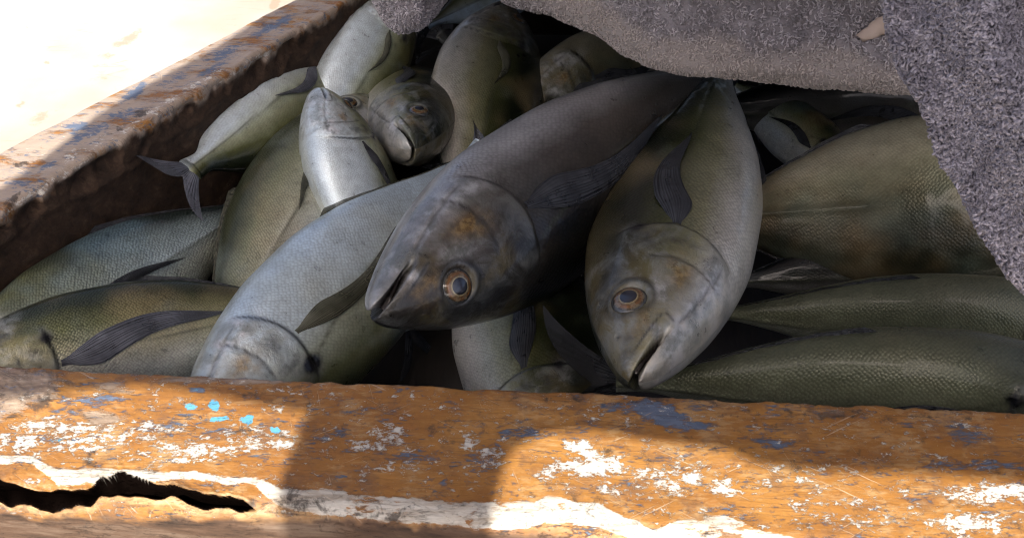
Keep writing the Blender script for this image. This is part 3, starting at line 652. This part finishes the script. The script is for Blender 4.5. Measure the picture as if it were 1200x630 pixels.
# right side
make_fish('tan fish with a row of scutes, its body going under the hanging towel', (1345, 222, -.03), (790, 258, -.10), -1, -.05, 1.28, .95, skin='tan', pec=(.06, .02, .0, .03), hi=True, bend=-.03)
make_fish('slim dark olive fish between the tan fish and the green fish', (1330, 385, -.075), (825, 366, -.10), 1, -.65, .85, 1.0, skin='green', both=False)
make_fish('long green backed fish lying along the front beam at the right', (1340, 468, -.045), (722, 447, -.075), 1, -.60, .92, 1.0, skin='green', hi=True, spread=.8, fins=True)
make_fish('scaly fish head down between the two big fish, dark fin on its side', (680, 580, -.15), (560, 215, -.10), 1, -.12, 1.22, 1.25, skin='grey', hi=True, pec=(.34, .02, .006, .085))
# deeper ones that show through the gaps
make_fish('dim fish behind the head down fish, half hidden', (1010, 215, -.12), (850, 92, -.10), 1, .0, 1.0, 1.0, skin='olive')
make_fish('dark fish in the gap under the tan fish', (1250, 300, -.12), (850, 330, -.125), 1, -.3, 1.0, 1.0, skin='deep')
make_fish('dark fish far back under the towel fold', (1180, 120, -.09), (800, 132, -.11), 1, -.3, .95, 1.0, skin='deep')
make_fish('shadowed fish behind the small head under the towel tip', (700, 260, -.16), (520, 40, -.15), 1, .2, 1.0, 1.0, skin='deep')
make_fish('blue grey fish tail end below the towel tip', (640, -30, -.09), (500, 30, -.09), 1, .2, 1.0, 1.0, skin='blue', fin='dark')

# ------------------------------------------------------------------ the towel
towel = bpy.data.objects.new('terry_towel', None); COL.objects.link(towel); towel.location = (.3, .3, .1)
bpy.context.view_layer.update()
tag(towel, 'grey purple terry towel hanging over the right and far side of the heap', 'towel')
TW = np.array((.3, .3, .1))
def normals_of(P):
    du = np.gradient(P, axis=0); dv = np.gradient(P, axis=1); n = np.cross(du, dv)
    return n / (np.linalg.norm(n, axis=-1, keepdims=True) + 1e-12)
def loops(name, P, Nn, cnt, h, rad, keep, wet, flip=1, seed=1):
    r = np.random.default_rng(seed); nu, nv = P.shape[:2]
    du = np.linalg.norm(np.diff(P, axis=0), axis=-1)[:, :-1]; dv = np.linalg.norm(np.diff(P, axis=1), axis=-1)[:-1, :]
    ar = (du * dv) * keep[:-1, :-1]; pr = (ar / ar.sum()).ravel()
    idx = r.choice(pr.size, cnt, p=pr); iu, iv = idx // (nv - 1), idx % (nv - 1); fu, fv = r.random(cnt)[:, None], r.random(cnt)[:, None]
    bl = lambda A: (A[iu, iv] * (1 - fu) + A[iu + 1, iv] * fu) * (1 - fv) + (A[iu, iv + 1] * (1 - fu) + A[iu + 1, iv + 1] * fu) * fv
    p = bl(P); n = bl(Nn) * flip; n /= np.linalg.norm(n, axis=1, keepdims=True); wt = bl(wet[..., None])[:, 0]
    rv = r.normal(size=(cnt, 3)); tdir = np.cross(n, rv); tdir /= np.linalg.norm(tdir, axis=1, keepdims=True); bd = np.cross(n, tdir)
    hh = (h * (.6 + .8 * r.random(cnt)) * (1 - .45 * wt))[:, None]; wdt = h * (.5 + .5 * r.random(cnt))[:, None]; ra = (rad * (.75 + .5 * r.random(cnt)))[:, None]
    lean = tdir * (r.normal(size=(cnt, 1)) * .35) + bd * (r.normal(size=(cnt, 1)) * .35)
    key = [(-.5, -.35), (-.62, .45), (-.30, .95), (.28, 1.0), (.62, .5), (.5, -.35)]
    cs = [p + tdir * wdt * a + (n + lean) * hh * b for a, b in key]
    rings = []
    for k, cpt in enumerate(cs):
        tg = cs[min(k + 1, 5)] - cs[max(k - 1, 0)]; tg /= np.linalg.norm(tg, axis=1, keepdims=True)
        s1 = bd - tg * (bd * tg).sum(1, keepdims=True); s1 /= np.linalg.norm(s1, axis=1, keepdims=True); s2 = np.cross(tg, s1)
        for q in range(3):
            a = 2 * math.pi * q / 3 + .6; rings.append(cpt + (s1 * math.cos(a) + s2 * math.sin(a)) * ra)
    V = np.stack(rings, 1)                                  # cnt, 18, 3
    f0 = np.array([(k * 3 + q, k * 3 + (q + 1) % 3, k * 3 + 3 + (q + 1) % 3, k * 3 + 3 + q) for k in range(5) for q in range(3)])
    Fc = (np.arange(cnt)[:, None, None] * 18 + f0[None]).reshape(-1, 4)
    me = mesh_from(name, V.reshape(-1, 3) - TW, Fc)
    attr(me, 'rnd', np.repeat(.5 + (r.random(cnt) - .5) * (1 - .6 * wt), 18)); attr(me, 'wet', np.repeat(wt, 18)); return me
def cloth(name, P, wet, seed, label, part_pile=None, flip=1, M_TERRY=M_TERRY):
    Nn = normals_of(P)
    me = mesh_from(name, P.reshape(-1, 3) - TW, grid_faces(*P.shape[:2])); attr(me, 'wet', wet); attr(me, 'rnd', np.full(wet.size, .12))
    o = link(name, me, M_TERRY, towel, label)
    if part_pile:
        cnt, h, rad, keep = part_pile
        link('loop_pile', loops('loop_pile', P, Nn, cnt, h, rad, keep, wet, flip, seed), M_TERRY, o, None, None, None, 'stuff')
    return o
# far fold: a thick rolled edge that hangs over the fish, then rises to the raised part
EX = [395, 425, 440, 452, 470, 488, 505, 522, 540, 560, 578, 600, 640, 690, 735, 770, 800, 860, 940, 1010, 1070, 1180, 1330, 1500]
EY = [-90, -30, 5, 26, 40, 38, 24, 2, -14, -16, -6, 8, 18, 38, 66, 82, 88, 94, 104, 110, 114, 120, 125, 130]
nu = 330; epx = np.linspace(395, 1500, nu); epy = pchip(EX, EY, epx)
E = at(epx, epy, .035); phi = np.concatenate([np.linspace(-3.3, 0, 46)]); rr = .020
d = np.array((0.10, -1, 0)); d /= np.linalg.norm(d); up = np.array((0, 0, 1.))
rows = []
for f in phi: rows.append(E + up * rr + d * (rr * math.cos(f)) + up * (rr * math.sin(f)) + d * (-rr * .55))
hs = np.linspace(0, 1, 74)[1:] ** 1.25
for q in hs: rows.append(rows[45] + up * (q * .56) + d * (-.10 * q + .12 * q ** 2 - .018 * math.sin(min(q * 6, 1) * math.pi)))
P = np.stack(rows, 1); uu = np.arange(nu)[:, None] / nu; vv = np.arange(P.shape[1])[None, :] / 119.
P = P + d * ((fbm(uu * 11, vv * 5, 201, 3) - .5) * .030)[..., None] * sstep(.15, .4, vv)[..., None] + up * ((fbm(uu * 40, vv * 6, 211, 3) - .5) * .006)[..., None]
ppx, ppy = project(P); eyb = pchip(EX, EY, np.clip(ppx, 395, 1500))
wet = sstep(62, 28, eyb - ppy + (fbm(ppx / 40, ppy / 25, 221, 3) - .5) * 50) * sstep(560, 700, ppx)
wet = np.maximum(wet, .15)
keep = ((ppy > -45) & (ppx < 1240)).astype(float) * (vv < .75)
cloth('hanging_fold', P, wet, 5, None, (18000, .0026, .00060, keep), 1)
# a short length of pale hem tape turned out near the right end of the fold
ok = (np.abs(ppx - 1022) < 60) & (np.abs(ppy - 28) < 60) & (vv > .3); PP = P[ok]; QX = ppx[ok]; QY = ppy[ok]
HC = np.array([(1001, 38), (1042, 8), (1047, 34), (1008, 44)], float); gp = []
for a_ in np.linspace(0, 1, 14):
    for b_ in np.linspace(0, 1, 7):
        q = (HC[0] * (1 - a_) + HC[1] * a_) * (1 - b_) + (HC[3] * (1 - a_) + HC[2] * a_) * b_
        wgt = np.exp(-((QX - q[0]) ** 2 + (QY - q[1]) ** 2) / 18.); gp.append((PP * wgt[:, None]).sum(0) / wgt.sum() + d * (.0045 + .003 * math.sin(b_ * 3.1) + .0012 * math.sin(a_ * 9)) - TW)
hm_ = link('hem_tape', mesh_from('hem_tape', gp, grid_faces(14, 7)), M_HEM, towel); md_ = hm_.modifiers.new('thickness', 'SOLIDIFY'); md_.thickness = .0015
rows = [P[:, 0] + np.array((0.05 * q, .62 * q, .06 * math.sin(q * 3.1) - .03 * q)) for q in np.linspace(0, 1, 30)]
cloth('rear_cover', np.stack(rows, 1)[:, ::-1], np.zeros((nu, 30)), 6, None)
# side part: hangs close to the viewer at the right
RX = [985, 1012, 1038, 1062, 1086, 1112, 1140, 1170, 1206, 1260, 1340, 1440]
RY = [-170, -80, 0, 62, 128, 192, 250, 300, 346, 420, 520, 640]
nu = 260; t = np.linspace(-170, 640, nu); rpx = pchip(RY, RX, t)
nvv = 110; rows = []
for k in range(nvv):
    if k < 24: a = -2.4 + 2.4 * k / 23; off = -16 + 30 * (1 - math.cos(a) ) * .0 + 26 * (math.cos(a) - 1) * -0.5; dep = .545 - .016 * math.sin(a + math.pi / 2) * 1.0; off = 26 * (1 - math.cos(a)) * .5 * 1.0 if a < 0 else 0
    else: q = (k - 24) / (nvv - 25); off = q ** 1.1 * 430; dep = .529 - .10 * q + .012 * math.sin(q * 16 + .6) * min(q * 6, 1)
    rows.append(atd(rpx + off + (fbm(t / 60, t * 0 + 2, 301, 3) - .5) * 22 * (1 if k < 30 else .6), t, np.full(nu, dep)))
P = np.stack(rows, 1); uu = np.arange(nu)[:, None] / nu; vv = np.arange(nvv)[None, :] / nvv
P = P - FWD * ((fbm(uu * 7, vv * 7, 311, 3) - .5) * .022)[..., None]
ppx, ppy = project(P); keep = ((ppy > -40) & (ppy < 420) & (ppx < 1250)).astype(float)
cloth('hanging_side', P, np.full(P.shape[:2], .0), 9, None, (18000, .0028, .00075, keep), 1, M_TERRY2)
# raised part above the view: it keeps the sun off the fish
SH = [(440, -140), (360, -14), (250, 58), (165, 104), (112, 136), (60, 178), (0, 222), (-110, 268), (-170, 330), (-120, 440), (-40, 470), (60, 462), (110, 456), (160, 452), (240, 462), (300, 474), (357, 484), (350, 505),
      (338, 535), (327, 570), (318, 620), (310, 720), (250, 1700), (560, 1700), (566, 720), (572, 630), (578, 600), (588, 560), (600, 528), (640, 507), (690, 505), (760, 516), (850, 527), (890, 545), (960, 552), (1100, 556), (1200, 566), (1330, 585),
      (1480, 560), (1560, 420), (1480, 150), (1350, -60), (1100, -140), (760, -160)]
SH = np.array(SH, float); zs = .80
Q = at(SH[:, 0], SH[:, 1], 0.0) + SUN / SUN[2] * zs
import bmesh
bm = bmesh.new(); lo_ = [bm.verts.new(Vector(q - TW)) for q in Q]; hi_ = [bm.verts.new(Vector(q - TW + np.array((0, 0, .005)))) for q in Q]
bm.faces.new(hi_); bm.faces.new(lo_[::-1]); n_ = len(Q)
for i in range(n_): j = (i + 1) % n_; bm.faces.new((lo_[i], lo_[j], hi_[j], hi_[i]))
bmesh.ops.recalc_face_normals(bm, faces=bm.faces); me = bpy.data.meshes.new('raised_part'); bm.to_mesh(me); bm.free()
attr(me, 'rnd', np.full(len(me.vertices), .5)); attr(me, 'wet', np.zeros(len(me.vertices)))
link('raised_part', me, M_TERRY, towel)

# unseen cloth added behind the view to block sky light from the front
path = np.array([(-.40, -.92), (-.22, -.90), (-.02, -.88), (.14, -.86), (.30, -.84)])
tt = np.linspace(0, 1, 120); kk = np.linspace(0, 1, len(path)); px_ = np.interp(tt, kk, path[:, 0]); py_ = np.interp(tt, kk, path[:, 1])
hz = np.linspace(0, 1, 40)
wob = (fbm(tt[:, None] * 14, hz[None, :] * 2, 401, 3) - .5) * .05
P = np.stack([px_[:, None] + wob * .4, py_[:, None] + wob, .80 - hz[None, :] * (.62 + .0 * tt[:, None]) + 0 * wob], -1)
cloth('added_sky_blocker', P, np.zeros(P.shape[:2]), 12, None)
